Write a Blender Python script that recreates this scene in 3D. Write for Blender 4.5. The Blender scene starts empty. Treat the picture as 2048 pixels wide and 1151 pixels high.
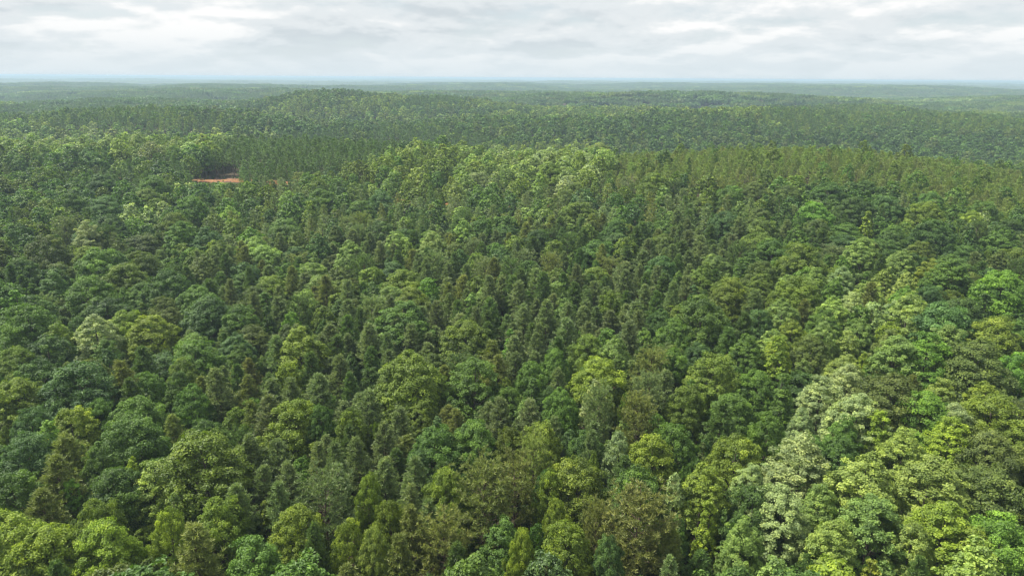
import bpy, math, random
import numpy as np
from mathutils import Vector, Matrix

sc = bpy.context.scene
col = sc.collection
R_ = math.radians

# ------------------------------------------------------------------ camera
CAM_Z = 80.0
PITCH, ROLL = R_(17.09), R_(0.36)
cam_d = bpy.data.cameras.new('camera')
cam_d.sensor_width = 36; cam_d.lens = 24.0
cam_d.clip_start = 0.5; cam_d.clip_end = 80000
cam = bpy.data.objects.new('camera', cam_d); col.objects.link(cam)
cam.matrix_world = Matrix.Translation((0, 0, CAM_Z)) @ Matrix.Rotation(R_(90)-PITCH, 4, 'X') @ Matrix.Rotation(ROLL, 4, 'Z')
sc.camera = cam

# ------------------------------------------------------------------ sky
SUN = Vector((-0.52, 0.12, 0.84)).normalized()          # towards the sun
world = bpy.data.worlds.new('World'); sc.world = world
world.use_nodes = True
nt = world.node_tree; nt.nodes.clear()
def N(t, kind, **kw):
    n = t.nodes.new(kind)
    for k, v in kw.items(): setattr(n, k, v)
    return n
def MATH(t, op, a, b=None, clamp=False):
    n = N(t, 'ShaderNodeMath', operation=op, use_clamp=clamp)
    for i, v in enumerate((a, b)):
        if v is None: continue
        if isinstance(v, (int, float)): n.inputs[i].default_value = v
        else: t.links.new(v, n.inputs[i])
    return n.outputs[0]
def MIXC(t, fac, a, b, blend='MIX'):
    n = N(t, 'ShaderNodeMix', data_type='RGBA', blend_type=blend)
    for s, v in ((n.inputs[0], fac), (n.inputs[6], a), (n.inputs[7], b)):
        if isinstance(v, (int, float)): s.default_value = v
        elif isinstance(v, (tuple, list)): s.default_value = (*v, 1) if len(v) == 3 else v
        else: t.links.new(v, s)
    return n.outputs[2]
def RAMP(t, fac, stops, interp='EASE'):
    n = N(t, 'ShaderNodeValToRGB'); cr = n.color_ramp; cr.interpolation = interp
    while len(cr.elements) < len(stops): cr.elements.new(0.5)
    for e, (p, c) in zip(cr.elements, stops):
        e.position = p; e.color = (c, c, c, 1) if isinstance(c, (int, float)) else (*c, 1)
    t.links.new(fac, n.inputs[0]); return n.outputs[0]
sky = N(nt, 'ShaderNodeTexSky', sky_type='NISHITA')
sky.sun_disc = False
sky.sun_elevation = math.asin(SUN.z); sky.sun_rotation = math.atan2(SUN.x, SUN.y)
sky.altitude = 200; sky.air_density = 1.0; sky.dust_density = 2.0; sky.ozone_density = 1.0
tc = N(nt, 'ShaderNodeTexCoord')
sep = N(nt, 'ShaderNodeSeparateXYZ'); nt.links.new(tc.outputs['Generated'], sep.inputs[0])
zz = MATH(nt, 'MAXIMUM', sep.outputs[2], 0.0)
def cloud_noise(lift, scale, detail, off, rough=0.55, dist=0.1):
    den = MATH(nt, 'ADD', zz, 0.24+lift)
    c = N(nt, 'ShaderNodeCombineXYZ')
    nt.links.new(MATH(nt, 'DIVIDE', sep.outputs[0], den), c.inputs[0]); nt.links.new(MATH(nt, 'DIVIDE', sep.outputs[1], den), c.inputs[1])
    m = N(nt, 'ShaderNodeMapping'); m.inputs['Location'].default_value = off
    nt.links.new(c.outputs[0], m.inputs[0])
    n = N(nt, 'ShaderNodeTexNoise'); n.inputs['Scale'].default_value = scale
    n.inputs['Detail'].default_value = detail; n.inputs['Roughness'].default_value = rough
    n.inputs['Distortion'].default_value = dist
    nt.links.new(m.outputs[0], n.inputs['Vector']); return n.outputs[0]
c1 = cloud_noise(0, 2.2, 9, (3.1, 1.7, 0), 0.56)
c1u = cloud_noise(0.009, 2.2, 9, (3.1, 1.7, 0), 0.56)       # the same clouds a little higher up: tops lit, bases grey
c2 = cloud_noise(0, 1.0, 4, (7.7, 4.2, 2.0), 0.5)
relief = MATH(nt, 'MULTIPLY', MATH(nt, 'SUBTRACT', c1, c1u), 2.0)
cover = RAMP(nt, c1, [(0.30, 0.15), (0.50, 1.0)])
tone = MATH(nt, 'ADD', MATH(nt, 'ADD', MATH(nt, 'MULTIPLY', MATH(nt, 'SUBTRACT', c2, 0.5), 1.7), relief), 0.56, clamp=True)
body = RAMP(nt, tone, [(0.12, (4.0, 4.4, 4.65)), (0.48, (5.0, 5.3, 5.45)), (0.85, (6.4, 6.4, 6.35))])
deck = MIXC(nt, 0.72, sky.outputs[0], (4.6, 5.15, 5.45))            # high thin veil over the blue
skyc = MIXC(nt, cover, deck, body)
lowhaze = RAMP(nt, zz, [(0.0, 1.0), (0.075, 0.0)])
skyc = MIXC(nt, MATH(nt, 'MULTIPLY', lowhaze, 0.85), skyc, (4.55, 5.1, 5.4))
bg = N(nt, 'ShaderNodeBackground'); bg.inputs['Strength'].default_value = 0.1
nt.links.new(skyc, bg.inputs[0])
wo = N(nt, 'ShaderNodeOutputWorld'); nt.links.new(bg.outputs[0], wo.inputs[0])

sun_d = bpy.data.lights.new('sun', 'SUN'); sun_d.energy = 4.8; sun_d.angle = R_(3.0); sun_d.color = (1.0, 0.955, 0.88)
sun = bpy.data.objects.new('sun', sun_d); col.objects.link(sun)
sun.rotation_euler = SUN.to_track_quat('Z', 'Y').to_euler(); sun.location = (0, 0, 300)

sc.view_settings.view_transform = 'Standard'; sc.view_settings.look = 'None'
sc.view_settings.exposure = 0.68; sc.view_settings.gamma = 1.0
sc.view_settings.use_curve_mapping = False
sc.render.engine = 'CYCLES'
cy = sc.cycles
cy.max_bounces = 4; cy.diffuse_bounces = 2; cy.glossy_bounces = 2; cy.transmission_bounces = 3
cy.volume_bounces = 1; cy.transparent_max_bounces = 4
cy.caustics_reflective = False; cy.caustics_refractive = False
cy.use_denoising = True
cy.filter_width = 1.3

# ------------------------------------------------------------------ helpers
def prop(o, label=None, cat=None, group=None, kind=None):
    for k, v in (('label', label), ('category', cat), ('group', group), ('kind', kind)):
        if v: o[k] = v
    return o
def link_mesh(name, me, parent=None):
    o = bpy.data.objects.new(name, me); col.objects.link(o)
    if parent: o.parent = parent
    return o
def mesh_np(name, verts, faces, mats, mat_idx=None, var=None, smooth=False):
    """faces: int array (n,3) or (n,4), or a list of such arrays"""
    if not isinstance(faces, list): faces = [faces]
    faces = [np.asarray(f, np.int64) for f in faces if len(f)]
    verts = np.asarray(verts, np.float32)
    me = bpy.data.meshes.new(name)
    nl = sum(f.size for f in faces); npoly = sum(len(f) for f in faces)
    me.vertices.add(len(verts)); me.vertices.foreach_set('co', verts.ravel())
    me.loops.add(nl); me.polygons.add(npoly)
    me.loops.foreach_set('vertex_index', np.concatenate([f.ravel() for f in faces]).astype(np.int32))
    tot = np.concatenate([np.full(len(f), f.shape[1]) for f in faces])
    me.polygons.foreach_set('loop_start', (np.cumsum(tot)-tot).astype(np.int32))
    if mat_idx is not None: me.polygons.foreach_set('material_index', np.asarray(mat_idx, np.int32))
    me.polygons.foreach_set('use_smooth', np.full(npoly, smooth))
    me.update(calc_edges=True)
    for m in mats: me.materials.append(m)
    if var is not None:
        a = me.attributes.new('leafvar', 'FLOAT', 'POINT'); a.data.foreach_set('value', np.asarray(var, np.float32))
    return me
def unit(v): return v/np.maximum(np.linalg.norm(v, axis=-1, keepdims=True), 1e-9)

# ------------------------------------------------------------------ terrain heights (metres)
def vnoise(x, y, seed=0):
    """smooth value noise in -1..1 (numpy arrays)"""
    x = np.asarray(x, float); y = np.asarray(y, float)
    xi = np.floor(x).astype(np.int64); yi = np.floor(y).astype(np.int64)
    xf = x - xi; yf = y - yi
    u = xf*xf*xf*(xf*(xf*6-15)+10); v = yf*yf*yf*(yf*(yf*6-15)+10)
    def hsh(a, b):
        n = (a*374761393 + b*668265263 + seed*974634777) & 0xFFFFFFFF
        n = ((n ^ (n >> 13)) * 1274126177) & 0xFFFFFFFF
        n = (n ^ (n >> 16)) & 0xFFFFFFFF
        return n / 2147483647.5 - 1.0
    a = hsh(xi, yi); b = hsh(xi+1, yi); c = hsh(xi, yi+1); d = hsh(xi+1, yi+1)
    return a + (b-a)*u + (c-a)*v + (a-b-c+d)*u*v
def sstep(a, b, t):
    t = np.clip((t-a)/(b-a), 0, 1); return t*t*(3-2*t)
HILLS = [  # x, y, sx, sy, h
    (175, 440, 120, 80, 18), (-175, 530, 140, 95, 16), (-430, 850, 140, 70, 24), (-345, 1300, 110, 130, 37), (-130, 1390, 110, 130, 28), (-120, 250, 90, 110, -7),
    (250, 700, 330, 130, -36), (-380, 1060, 340, 95, -34), (-300, 690, 200, 70, -24), (-640, 540, 170, 110, 10), (700, 1350, 420, 150, 14), (40, 970, 220, 90, 12), (-750, 1500, 300, 250, 4),
    (430, 1050, 180, 80, 13), (900, 1950, 500, 150, 24), (150, 1900, 350, 140, 20), (-900, 2300, 500, 180, 24), (300, 1600, 500, 110, -22), (-500, 1850, 420, 140, -20), (1000, 1650, 400, 110, -20),
]
def ground(x, y):
    x = np.asarray(x, float); y = np.asarray(y, float)
    d = np.hypot(x, y)
    h = 7*sstep(110, 330, d)
    for cx, cy, sx, sy, a in HILLS:
        h = h + a*np.exp(-((x-cx)/sx)**2*0.7 - ((y-cy)/sy)**2*0.7)
    n1 = vnoise(x/140+3.3, y/140+1.7, 1)
    h = h + n1*(2.0 + 3.0*sstep(300, 900, d))
    n2 = vnoise(x/620+8.1, y/430+4.2, 2)
    h = h + (n2*17-5)*sstep(750, 1800, d)
    n3 = vnoise(x/2300+2.7, y/1250+9.4, 3) + 0.45*vnoise(x/900+5.1, y/600+0.4, 4)
    h = h + n3*22*sstep(1900, 4200, d) + 4*sstep(1800, 4500, d)
    n4 = vnoise(x/9000+1.3, y/4200+6.6, 5)
    h = h + (n4*24+4)*sstep(7000, 13000, d)
    h = h + 34*sstep(11000, 21000, d)*sstep(0.1, -0.75, x/np.maximum(d, 1))
    return np.where(h > 40, 40 + 18*(1-np.exp(-np.maximum(h-40, 0)/18)), h)

# ------------------------------------------------------------------ materials
def new_mat(name):
    m = bpy.data.materials.new(name); m.use_nodes = True
    t = m.node_tree; t.nodes.clear()
    out = N(t, 'ShaderNodeOutputMaterial'); return m, t, out
def foliage_mat(name, rough, spec, warm):
    m, t, out = new_mat(name)
    at = N(t, 'ShaderNodeAttribute', attribute_type='INSTANCER', attribute_name='tint')
    va = N(t, 'ShaderNodeAttribute', attribute_type='GEOMETRY', attribute_name='leafvar')
    c = N(t, 'ShaderNodeVectorMath', operation='SCALE')
    t.links.new(at.outputs['Vector'], c.inputs[0]); t.links.new(va.outputs['Fac'], c.inputs['Scale'])
    hv = MATH(t, 'SUBTRACT', va.outputs['Fac'], 1.0)    # paler leaves are also a little yellower
    hr = N(t, 'ShaderNodeCombineXYZ')
    t.links.new(MATH(t, 'ADD', MATH(t, 'MULTIPLY', hv, 0.2), 1.0), hr.inputs[0]); hr.inputs[1].default_value = 1.0
    t.links.new(MATH(t, 'ADD', MATH(t, 'MULTIPLY', hv, -0.2), 1.0), hr.inputs[2])
    c2_ = N(t, 'ShaderNodeVectorMath', operation='MULTIPLY')
    t.links.new(c.outputs[0], c2_.inputs[0]); t.links.new(hr.outputs[0], c2_.inputs[1]); c = c2_
    p = N(t, 'ShaderNodeBsdfPrincipled'); p.inputs['Roughness'].default_value = rough
    p.inputs['Specular IOR Level'].default_value = spec
    t.links.new(c.outputs[0], p.inputs['Base Color'])
    tr = N(t, 'ShaderNodeBsdfTranslucent')
    w = N(t, 'ShaderNodeVectorMath', operation='MULTIPLY'); w.inputs[1].default_value = warm
    t.links.new(c.outputs[0], w.inputs[0]); t.links.new(w.outputs[0], tr.inputs[0])
    mx = N(t, 'ShaderNodeAddShader')                    # a leaf reflects one share and lets another through
    t.links.new(p.outputs[0], mx.inputs[0]); t.links.new(tr.outputs[0], mx.inputs[1])
    t.links.new(mx.outputs[0], out.inputs[0]); return m
M_LEAF = foliage_mat('broad_leaf', 0.55, 0.3, (0.62, 0.68, 0.28))
M_NEEDLE = foliage_mat('pine_needle', 0.55, 0.3, (0.6, 0.65, 0.35))
def simple_mat(name, ca, cb, scale, rough=0.9, detail=6, bump=0.3):
    m, t, out = new_mat(name)
    tcn = N(t, 'ShaderNodeTexCoord')
    n = N(t, 'ShaderNodeTexNoise'); n.inputs['Scale'].default_value = scale; n.inputs['Detail'].default_value = detail
    n.inputs['Roughness'].default_value = 0.65
    t.links.new(tcn.outputs['Object'], n.inputs['Vector'])
    c = MIXC(t, RAMP(t, n.outputs[0], [(0.32, 0.0), (0.68, 1.0)]), ca, cb)
    p = N(t, 'ShaderNodeBsdfPrincipled'); p.inputs['Roughness'].default_value = rough; p.inputs['Specular IOR Level'].default_value = 0.2
    t.links.new(c, p.inputs['Base Color'])
    if bump:
        b = N(t, 'ShaderNodeBump'); b.inputs['Strength'].default_value = bump; b.inputs['Distance'].default_value = 0.05
        t.links.new(n.outputs[0], b.inputs['Height']); t.links.new(b.outputs[0], p.inputs['Normal'])
    t.links.new(p.outputs[0], out.inputs[0]); return m
M_BARK = simple_mat('bark', (0.06, 0.048, 0.038), (0.16, 0.135, 0.11), 3.0)
M_PBARK = simple_mat('pine_bark', (0.075, 0.05, 0.04), (0.19, 0.14, 0.11), 3.0)
M_DEAD = simple_mat('dead_wood', (0.20, 0.15, 0.14), (0.34, 0.27, 0.25), 2.0)
M_FLOOR = simple_mat('leaf_litter', (0.035, 0.03, 0.018), (0.075, 0.055, 0.03), 0.25, bump=0)
M_CLAY = simple_mat('red_clay', (0.21, 0.10, 0.040), (0.33, 0.17, 0.075), 0.18, bump=0.2)
M_BANK = simple_mat('bare_bank', (0.10, 0.058, 0.040), (0.19, 0.115, 0.080), 0.22, bump=0.2)
M_FAR = simple_mat('far_canopy', (0.028, 0.05, 0.02), (0.075, 0.105, 0.03), 0.0035, detail=10, bump=0)

# ------------------------------------------------------------------ the ground, one sheet to the horizon
def polar_grid(radii, angs, zf, wrap):
    nr, na = len(radii), len(angs)
    A, Rr = np.meshgrid(angs, radii)
    X = Rr*np.sin(A); Y = Rr*np.cos(A)
    V = np.stack([X, Y, zf(X, Y)], -1).reshape(-1, 3)
    i = np.arange(nr-1)[:, None]; k = na if wrap else na-1
    j = np.arange(k)[None, :]; j2 = (j+1) % na
    F = np.stack([i*na+j, i*na+j2, (i+1)*na+j2, (i+1)*na+j], -1).reshape(-1, 4)[:, ::-1]
    return V, F
radii = np.concatenate([[0.5], np.geomspace(12, 30000, 250)])
front = np.radians(np.linspace(-48, 48, 240)); rest = np.radians(np.linspace(50, 310, 90))
V, F = polar_grid(radii, np.concatenate([front, rest]), ground, True)
g = link_mesh('ground', mesh_np('ground', V, F, [M_FLOOR], smooth=True))
prop(g, 'dark leaf littered forest ground under the trees', 'ground', kind='structure')

# dirt road of orange clay along the ridge, and the bare bank below it
ROAD = [(-309, 457), (-256, 451), (-210, 448), (-195, 446), (-179, 449), (-137, 440), (-94, 419), (-52, 399), (0, 387), (74, 364), (101, 366), (125, 345), (157, 311)]
def spline(pts, step=4.0):
    out = []
    P = [pts[0]] + pts + [pts[-1]]
    for a, b, c, d in zip(P, P[1:], P[2:], P[3:]):
        n = max(2, int(math.dist(b, c)/step))
        for k in range(n):
            t = k/n
            out.append(tuple(0.5*((2*q1)+(-q0+q2)*t+(2*q0-5*q1+4*q2-q3)*t*t+(-q0+3*q1-3*q2+q3)*t**3) for q0, q1, q2, q3 in zip(a, b, c, d)))
    out.append(pts[-1]); return np.array(out)
RL = spline(ROAD)
tan = unit(np.gradient(RL, axis=0)); nor = np.stack([-tan[:, 1], tan[:, 0]], 1)
offs = np.array([-4.2, -2.6, -1.0, 0.0, 1.0, 2.6, 4.2]); dz = np.array([0.10, 0.42, 0.32, 0.42, 0.32, 0.42, 0.10])
rng0 = np.random.default_rng(5)
P2 = RL[:, None, :] + nor[:, None, :]*(offs[None, :, None] + rng0.normal(0, 0.18, (len(RL), len(offs), 1)))
Z2 = ground(P2[..., 0], P2[..., 1]) + dz + rng0.normal(0, 0.03, P2.shape[:2])
nR, nO = P2.shape[:2]
i = np.arange(nR-1)[:, None]; j = np.arange(nO-1)[None, :]
F = np.stack([i*nO+j, (i+1)*nO+j, (i+1)*nO+j+1, i*nO+j+1], -1).reshape(-1, 4)[:, ::-1]
o = link_mesh('dirt_road', mesh_np('dirt_road', np.concatenate([P2, Z2[..., None]], -1).reshape(-1, 3), F, [M_CLAY], smooth=True))
prop(o, 'orange clay dirt road on the ridge behind the trees', 'road', kind='structure')
CLEAR = [(-213, 454), (-180, 455), (-183, 436), (-182, 409), (-175, 381), (-177, 381), (-199, 425)]
def inside(poly, x, y):
    x = np.asarray(x, float); y = np.asarray(y, float); r = np.zeros(x.shape, bool)
    n = len(poly)
    for k in range(n):
        (x1, y1), (x2, y2) = poly[k], poly[(k+1) % n]
        if y1 == y2: continue
        c = ((y1 > y) != (y2 > y)) & (x < (x2-x1)*(y-y1)/(y2-y1)+x1)
        r ^= c
    return r
gx, gy = np.meshgrid(np.arange(-236, -150, 2.0), np.arange(360, 470, 2.0))
gz = ground(gx, gy) + 0.22 + rng0.normal(0, 0.16, gx.shape)
nx = gx.shape[1]
keep = [(a, b) for a in range(gx.shape[0]-1) for b in range(nx-1) if inside(CLEAR, gx[a, b]+1, gy[a, b]+1)]
F = np.array([(a*nx+b, a*nx+b+1, (a+1)*nx+b+1, (a+1)*nx+b) for a, b in keep])
used, inv = np.unique(F, return_inverse=True)
V = np.stack([gx, gy, gz], -1).reshape(-1, 3)[used]
o = link_mesh('bare_bank', mesh_np('bare_bank', V, inv.reshape(-1, 4), [M_BANK], smooth=True))
prop(o, 'bare reddish brown earth bank below the dirt road', 'bank', kind='structure')

# ------------------------------------------------------------------ tree prototypes
def tube(path, radii, sides=6):
    path = np.asarray(path, float); n = len(path)
    t = unit(np.gradient(path, axis=0))
    ref = np.where(np.abs(t[:, 2:3]) > 0.9, np.array([[1., 0, 0]]), np.array([[0, 0, 1.]]))
    a = unit(np.cross(t, ref)); b = np.cross(t, a)
    th = np.linspace(0, 2*math.pi, sides, endpoint=False)
    V = path[:, None, :] + np.asarray(radii)[:, None, None]*(np.cos(th)[None, :, None]*a[:, None, :]+np.sin(th)[None, :, None]*b[:, None, :])
    i = np.arange(n-1)[:, None]; j = np.arange(sides)[None, :]; j2 = (j+1) % sides
    return V.reshape(-1, 3), np.stack([i*sides+j, i*sides+j2, (i+1)*sides+j2, (i+1)*sides+j], -1).reshape(-1, 4)
class Bag:
    def __init__(s): s.v = []; s.q = []; s.n = 0
    def add(s, V, F): s.v.append(V); s.q.append(F+s.n); s.n += len(V)
    def get(s): return np.concatenate(s.v), np.concatenate(s.q)
def leaf_quads(rng, P, Nn, size, var):
    n = len(P)
    r = unit(rng.normal(size=(n, 3))); a = unit(np.cross(Nn, r)); b = np.cross(Nn, a)
    s = (size*rng.uniform(0.7, 1.3, n))[:, None]
    a = a*s*0.62; b = b*s*0.46
    bend = Nn*s*0.12
    V = np.stack([P-a-bend, P-b*rng.uniform(.7, 1.2, (n, 1))+bend*.4, P+a-bend, P+b*rng.uniform(.7, 1.2, (n, 1))+bend*.4], 1).reshape(-1, 3)
    return V, np.arange(4*n).reshape(-1, 4), np.repeat(var, 4)
FORMS = {  # crown radius, total height, crown base, rings of boughs: (height share, count, radius share, bough size)
    'o': (5.0, 16.0, 3.0, [(.14, 6, .62, .36), (.31, 7, .70, .38), (.48, 7, .66, .38), (.64, 6, .54, .36), (.78, 4, .36, .34), (.90, 2, .13, .32)]),
    'p': (4.0, 18.0, 3.5, [(.08, 5, .58, .36), (.22, 6, .66, .38), (.37, 6, .64, .38), (.52, 5, .54, .36), (.66, 4, .42, .34), (.79, 3, .26, .32), (.91, 1, .05, .30)]),
    'c': (2.6, 17.0, 2.5, [(.07, 4, .55, .44), (.20, 4, .56, .44), (.34, 4, .50, .44), (.48, 4, .42, .40), (.62, 3, .32, .36), (.75, 3, .22, .32), (.86, 2, .12, .28), (.94, 1, .02, .22)]),
}
def boughs(rng, form):
    R, Ht, z0, rings = FORMS[form]
    L = []
    for t, cnt, rr, br in rings:
        ph = rng.uniform(0, 6.28)
        for k in range(cnt):
            if rng.random() < 0.10 and cnt > 3: continue
            a = ph + 6.283*k/cnt + rng.normal(0, 0.25)
            r = R*rr*rng.uniform(0.72, 1.18)
            z = z0+(Ht-z0)*t + rng.normal(0, 0.055)*(Ht-z0)
            b = R*br*rng.uniform(0.78, 1.2)
            L.append((np.array([r*math.cos(a), r*math.sin(a), min(z, Ht-b*0.8)]), b))
    return L
def broad_crown(rng, form, L, clumps, leaves, size, shell, jit=0.40):
    R, Ht, z0, _ = FORMS[form]
    Ps, Ns, Vs = [], [], []
    for c, b in L:
        out = np.array([c[0], c[1], 0.0]); out = out/max(np.linalg.norm(out), 1e-6)
        k = 0
        lobe_v = rng.normal(1.0, 0.15)
        while k < clumps:
            d = rng.normal(size=3); d /= np.linalg.norm(d)
            if d[2] < -0.55 or (d @ out < -0.35 and d[2] < 0.35): continue
            k += 1
            cr = R*rng.uniform(0.11, 0.19)
            cc = c + d*b*rng.uniform(0.72, 1.02)*np.array([1, 1, 0.85])
            ax = d + np.array([0, 0, 0.7]); ax /= np.linalg.norm(ax)
            n = unit(rng.normal(size=(leaves, 3)) + ax*0.9)
            P = cc + n*cr*rng.uniform(0.45, 1.15, (leaves, 1))*np.array([1.1, 1.1, 0.75])
            Nn = unit(n*0.55 + d*0.45 + np.array([0, 0, 0.22]) + rng.normal(size=(leaves, 3))*jit)
            Ps.append(P); Ns.append(Nn)
            Vs.append(np.full(leaves, lobe_v*rng.normal(1.0, 0.13))*rng.uniform(0.72, 1.3, leaves))
    # clumps over the whole outline of the crown, so that it closes into one body
    ph = rng.uniform(0, 6.28, 6); am = rng.uniform(0.04, 0.10, 6); k = 0
    while k < shell:
        t = rng.random()**0.8
        prof = {'o': math.sin(math.pi*(0.16+0.84*t)**0.9)**0.55, 'p': math.sin(math.pi*(0.10+0.90*t)**0.80)**0.78, 'c': (1-t)**0.75*min(1, .7+2*t)}[form]
        if rng.random() > prof+0.12: continue
        k += 1; a = rng.uniform(0, 6.283)
        bump = 1+sum(am[q]*math.sin((q+1)*a+ph[q]+t*(5+2*q)) for q in range(6))
        rr = R*0.90*prof*bump*rng.uniform(0.9, 1.03)
        zc = z0+(Ht-z0)*(0.04+0.93*t)
        dn = np.array([math.cos(a), math.sin(a), 0.15+1.5*t*t]); dn /= np.linalg.norm(dn)
        cr = R*rng.uniform(0.10, 0.17); cc = np.array([rr*math.cos(a), rr*math.sin(a), zc])
        n = unit(rng.normal(size=(leaves, 3)) + (dn+np.array([0, 0, .45]))*0.8)
        Ps.append(cc + n*cr*rng.uniform(0.45, 1.15, (leaves, 1))*np.array([1.05, 1.05, 0.85]))
        Ns.append(unit(n*0.6 + dn*0.4 + np.array([0, 0, 0.2]) + rng.normal(size=(leaves, 3))*jit))
        Vs.append(np.full(leaves, rng.normal(1.0, 0.15))*rng.uniform(0.72, 1.3, leaves))
    P = np.concatenate(Ps); Nn = np.concatenate(Ns); var = np.clip(np.concatenate(Vs), 0.5, 1.6)
    return leaf_quads(rng, P, Nn, size, var)
def broad_trunk(rng, form, L, sides=7, limbs=True):
    R, Ht, z0, _ = FORMS[form]
    B = Bag()
    top = Ht*0.86; n = 9
    zs = np.linspace(-0.6, top, n)
    wob = np.cumsum(rng.normal(0, 0.10, (n, 2)), axis=0); wob -= wob[0]
    path = np.column_stack([wob, zs]); r0 = 0.036*R+0.13
    rad = r0*(1-0.86*(zs-zs[0])/(top-zs[0])); rad[0] *= 1.5
    B.add(*tube(path, rad, sides))
    if limbs:
        for c, b in L:
            za = max(z0*0.75, c[2]-np.hypot(c[0], c[1])*rng.uniform(0.7, 1.1)-0.5)
            za = min(za, top-0.5)
            s = np.array([np.interp(za, zs, path[:, 0]), np.interp(za, zs, path[:, 1]), za])
            e = c + np.array([0, 0, b*0.35]); mid = s*0.45+e*0.55+np.array([0, 0, -0.25])+rng.normal(0, 0.15, 3)
            ra = 0.42*np.interp(za, zs, rad)+0.02
            B.add(*tube([s, (s+mid)/2+np.array([0, 0, -.1]), mid, e], [ra, ra*0.8, ra*0.55, 0.02], 5))
    return B.get()
PFORMS = {'n': (2.6, 16.0, 5.5), 'v': (4.3, 15.5, 4.5)}
def pine_parts(rng, form, tufts, blades, blen, bw, whorl_gap, limbs=True):
    R, Ht, z0 = PFORMS[form]
    B = Bag()
    n = 9; zs = np.linspace(-0.6, Ht*0.97, n)
    wob = np.cumsum(rng.normal(0, 0.07 if form == 'n' else 0.14, (n, 2)), axis=0); wob -= wob[0]
    path = np.column_stack([wob, zs]); rad = 0.17*(1-0.9*(zs-zs[0])/(zs[-1]-zs[0]))+0.012
    if form == 'v': rad *= 1.35
    B.add(*tube(path, rad, 6))
    TP, TD, TV = [], [], []
    z = z0
    while z < Ht-0.3:
        t = (z-z0)/(Ht-z0)
        if form == 'n': pr = min(1.0, 0.75+1.5*t)*(1-t**1.45)**0.88+0.055
        else: pr = min(1.0, 0.7+0.9*t)*(1-t**2.6)**0.6+0.08
        k = 5 if form == 'n' else 6
        ph = rng.uniform(0, 6.28)
        for q in range(k):
            if rng.random() < (0.10 if form == 'n' else 0.18): continue
            a = ph+6.283*q/k+rng.normal(0, 0.3)
            ln = R*pr*rng.uniform(0.62, 1.15)
            rise = rng.uniform(0.2, 0.6) + 0.9*t
            s = np.array([np.interp(z, zs, path[:, 0]), np.interp(z, zs, path[:, 1]), z])
            dh = np.array([math.cos(a), math.sin(a), 0.0])
            pts = [s, s+dh*ln*0.5+np.array([0, 0, ln*rise*0.30]), s+dh*ln+np.array([0, 0, ln*rise*0.85])]
            if limbs: B.add(*tube(pts, [0.045, 0.03, 0.012], 4))
            nt_ = max(2, int(round(tufts*(0.45+0.55*ln/R))))
            for w in range(nt_):
                u = 0.28+0.72*(w+rng.random())/nt_
                p = (1-u)**2*pts[0]+2*u*(1-u)*pts[1]+u*u*pts[2]
                side = np.cross(dh, [0, 0, 1])*rng.normal(0, 0.20)*ln*(0.4+u*0.6)
                p = p+side+rng.normal(0, 0.05, 3)*np.array([1, 1, 1])
                TP.append(p); TD.append(dh*0.55+np.array([0, 0, 0.75])+side*0.5); TV.append(rng.normal(1, 0.13))
        z += whorl_gap*rng.uniform(0.75, 1.25)
    for w in range(4): TP.append(path[-1]+np.array([0, 0, -0.25*w])); TD.append(np.array([0, 0, 1.])); TV.append(1.1)
    TP = np.repeat(np.array(TP), blades, 0); TD = np.repeat(unit(np.array(TD)), blades, 0); TV = np.repeat(np.array(TV), blades)
    m = len(TP)
    D = unit(TD*0.75+unit(rng.normal(size=(m, 3)))*0.85)
    W = unit(np.cross(D, rng.normal(size=(m, 3))))*bw*rng.uniform(0.7, 1.3, (m, 1))
    L = blen*rng.uniform(0.65, 1.25, (m, 1))
    P = TP+rng.normal(0, 0.07, (m, 3))
    V = np.stack([P-W*.5, P+W*.5, P+D*L*0.7+W*.45, P+D*L-W*.1], 1).reshape(-1, 3)
    var = np.repeat(np.clip(TV*rng.uniform(0.75, 1.25, m), 0.5, 1.6), 4)
    return B.get(), (V, np.arange(4*m).reshape(-1, 4), var)

proto_col = bpy.data.collections.new('tree_kinds')
PROTO = {}          # (lod, form) -> list of indices for instancing
order = []
def join_proto(name, crown, trunk, mleaf, mbark):
    V, F, var = crown
    if trunk is not None:
        TV, TF = trunk
        allV = np.concatenate([V, TV]); idx = np.concatenate([np.zeros(len(F)), np.ones(len(TF))])
        me = mesh_np(name, allV, [F, TF+len(V)], [mleaf, mbark], idx, np.concatenate([var, np.ones(len(TV))]))
    else:
        me = mesh_np(name, V, F, [mleaf], None, var)
    order.append(me); return len(order)-1
INDIV = {}          # form -> list of (crown mesh, trunk mesh)
seed = 100
for form, nv in (('o', 6), ('p', 5), ('c', 3)):
    for k in range(nv):
        seed += 1; rng = np.random.default_rng(seed)
        L = boughs(rng, form)
        crown = broad_crown(rng, form, L, {'o': 6, 'p': 4, 'c': 5}[form], {'o': 98, 'p': 92, 'c': 56}[form], {'o': .225, 'p': .205, 'c': .19}[form], {'o': 150, 'p': 200, 'c': 110}[form])
        trunk = broad_trunk(rng, form, L)
        INDIV.setdefault(form, []).append((mesh_np('crown', crown[0], crown[1], [M_LEAF], None, crown[2]), mesh_np('trunk', trunk[0], trunk[1], [M_BARK], smooth=True)))
        crown = broad_crown(rng, form, L, {'o': 5, 'p': 4, 'c': 4}[form], 36, {'o': .40, 'p': .35, 'c': .29}[form], {'o': 120, 'p': 150, 'c': 90}[form])
        PROTO.setdefault((0, form), []).append(join_proto('leafy_tree', crown, trunk, M_LEAF, M_BARK))
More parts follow.
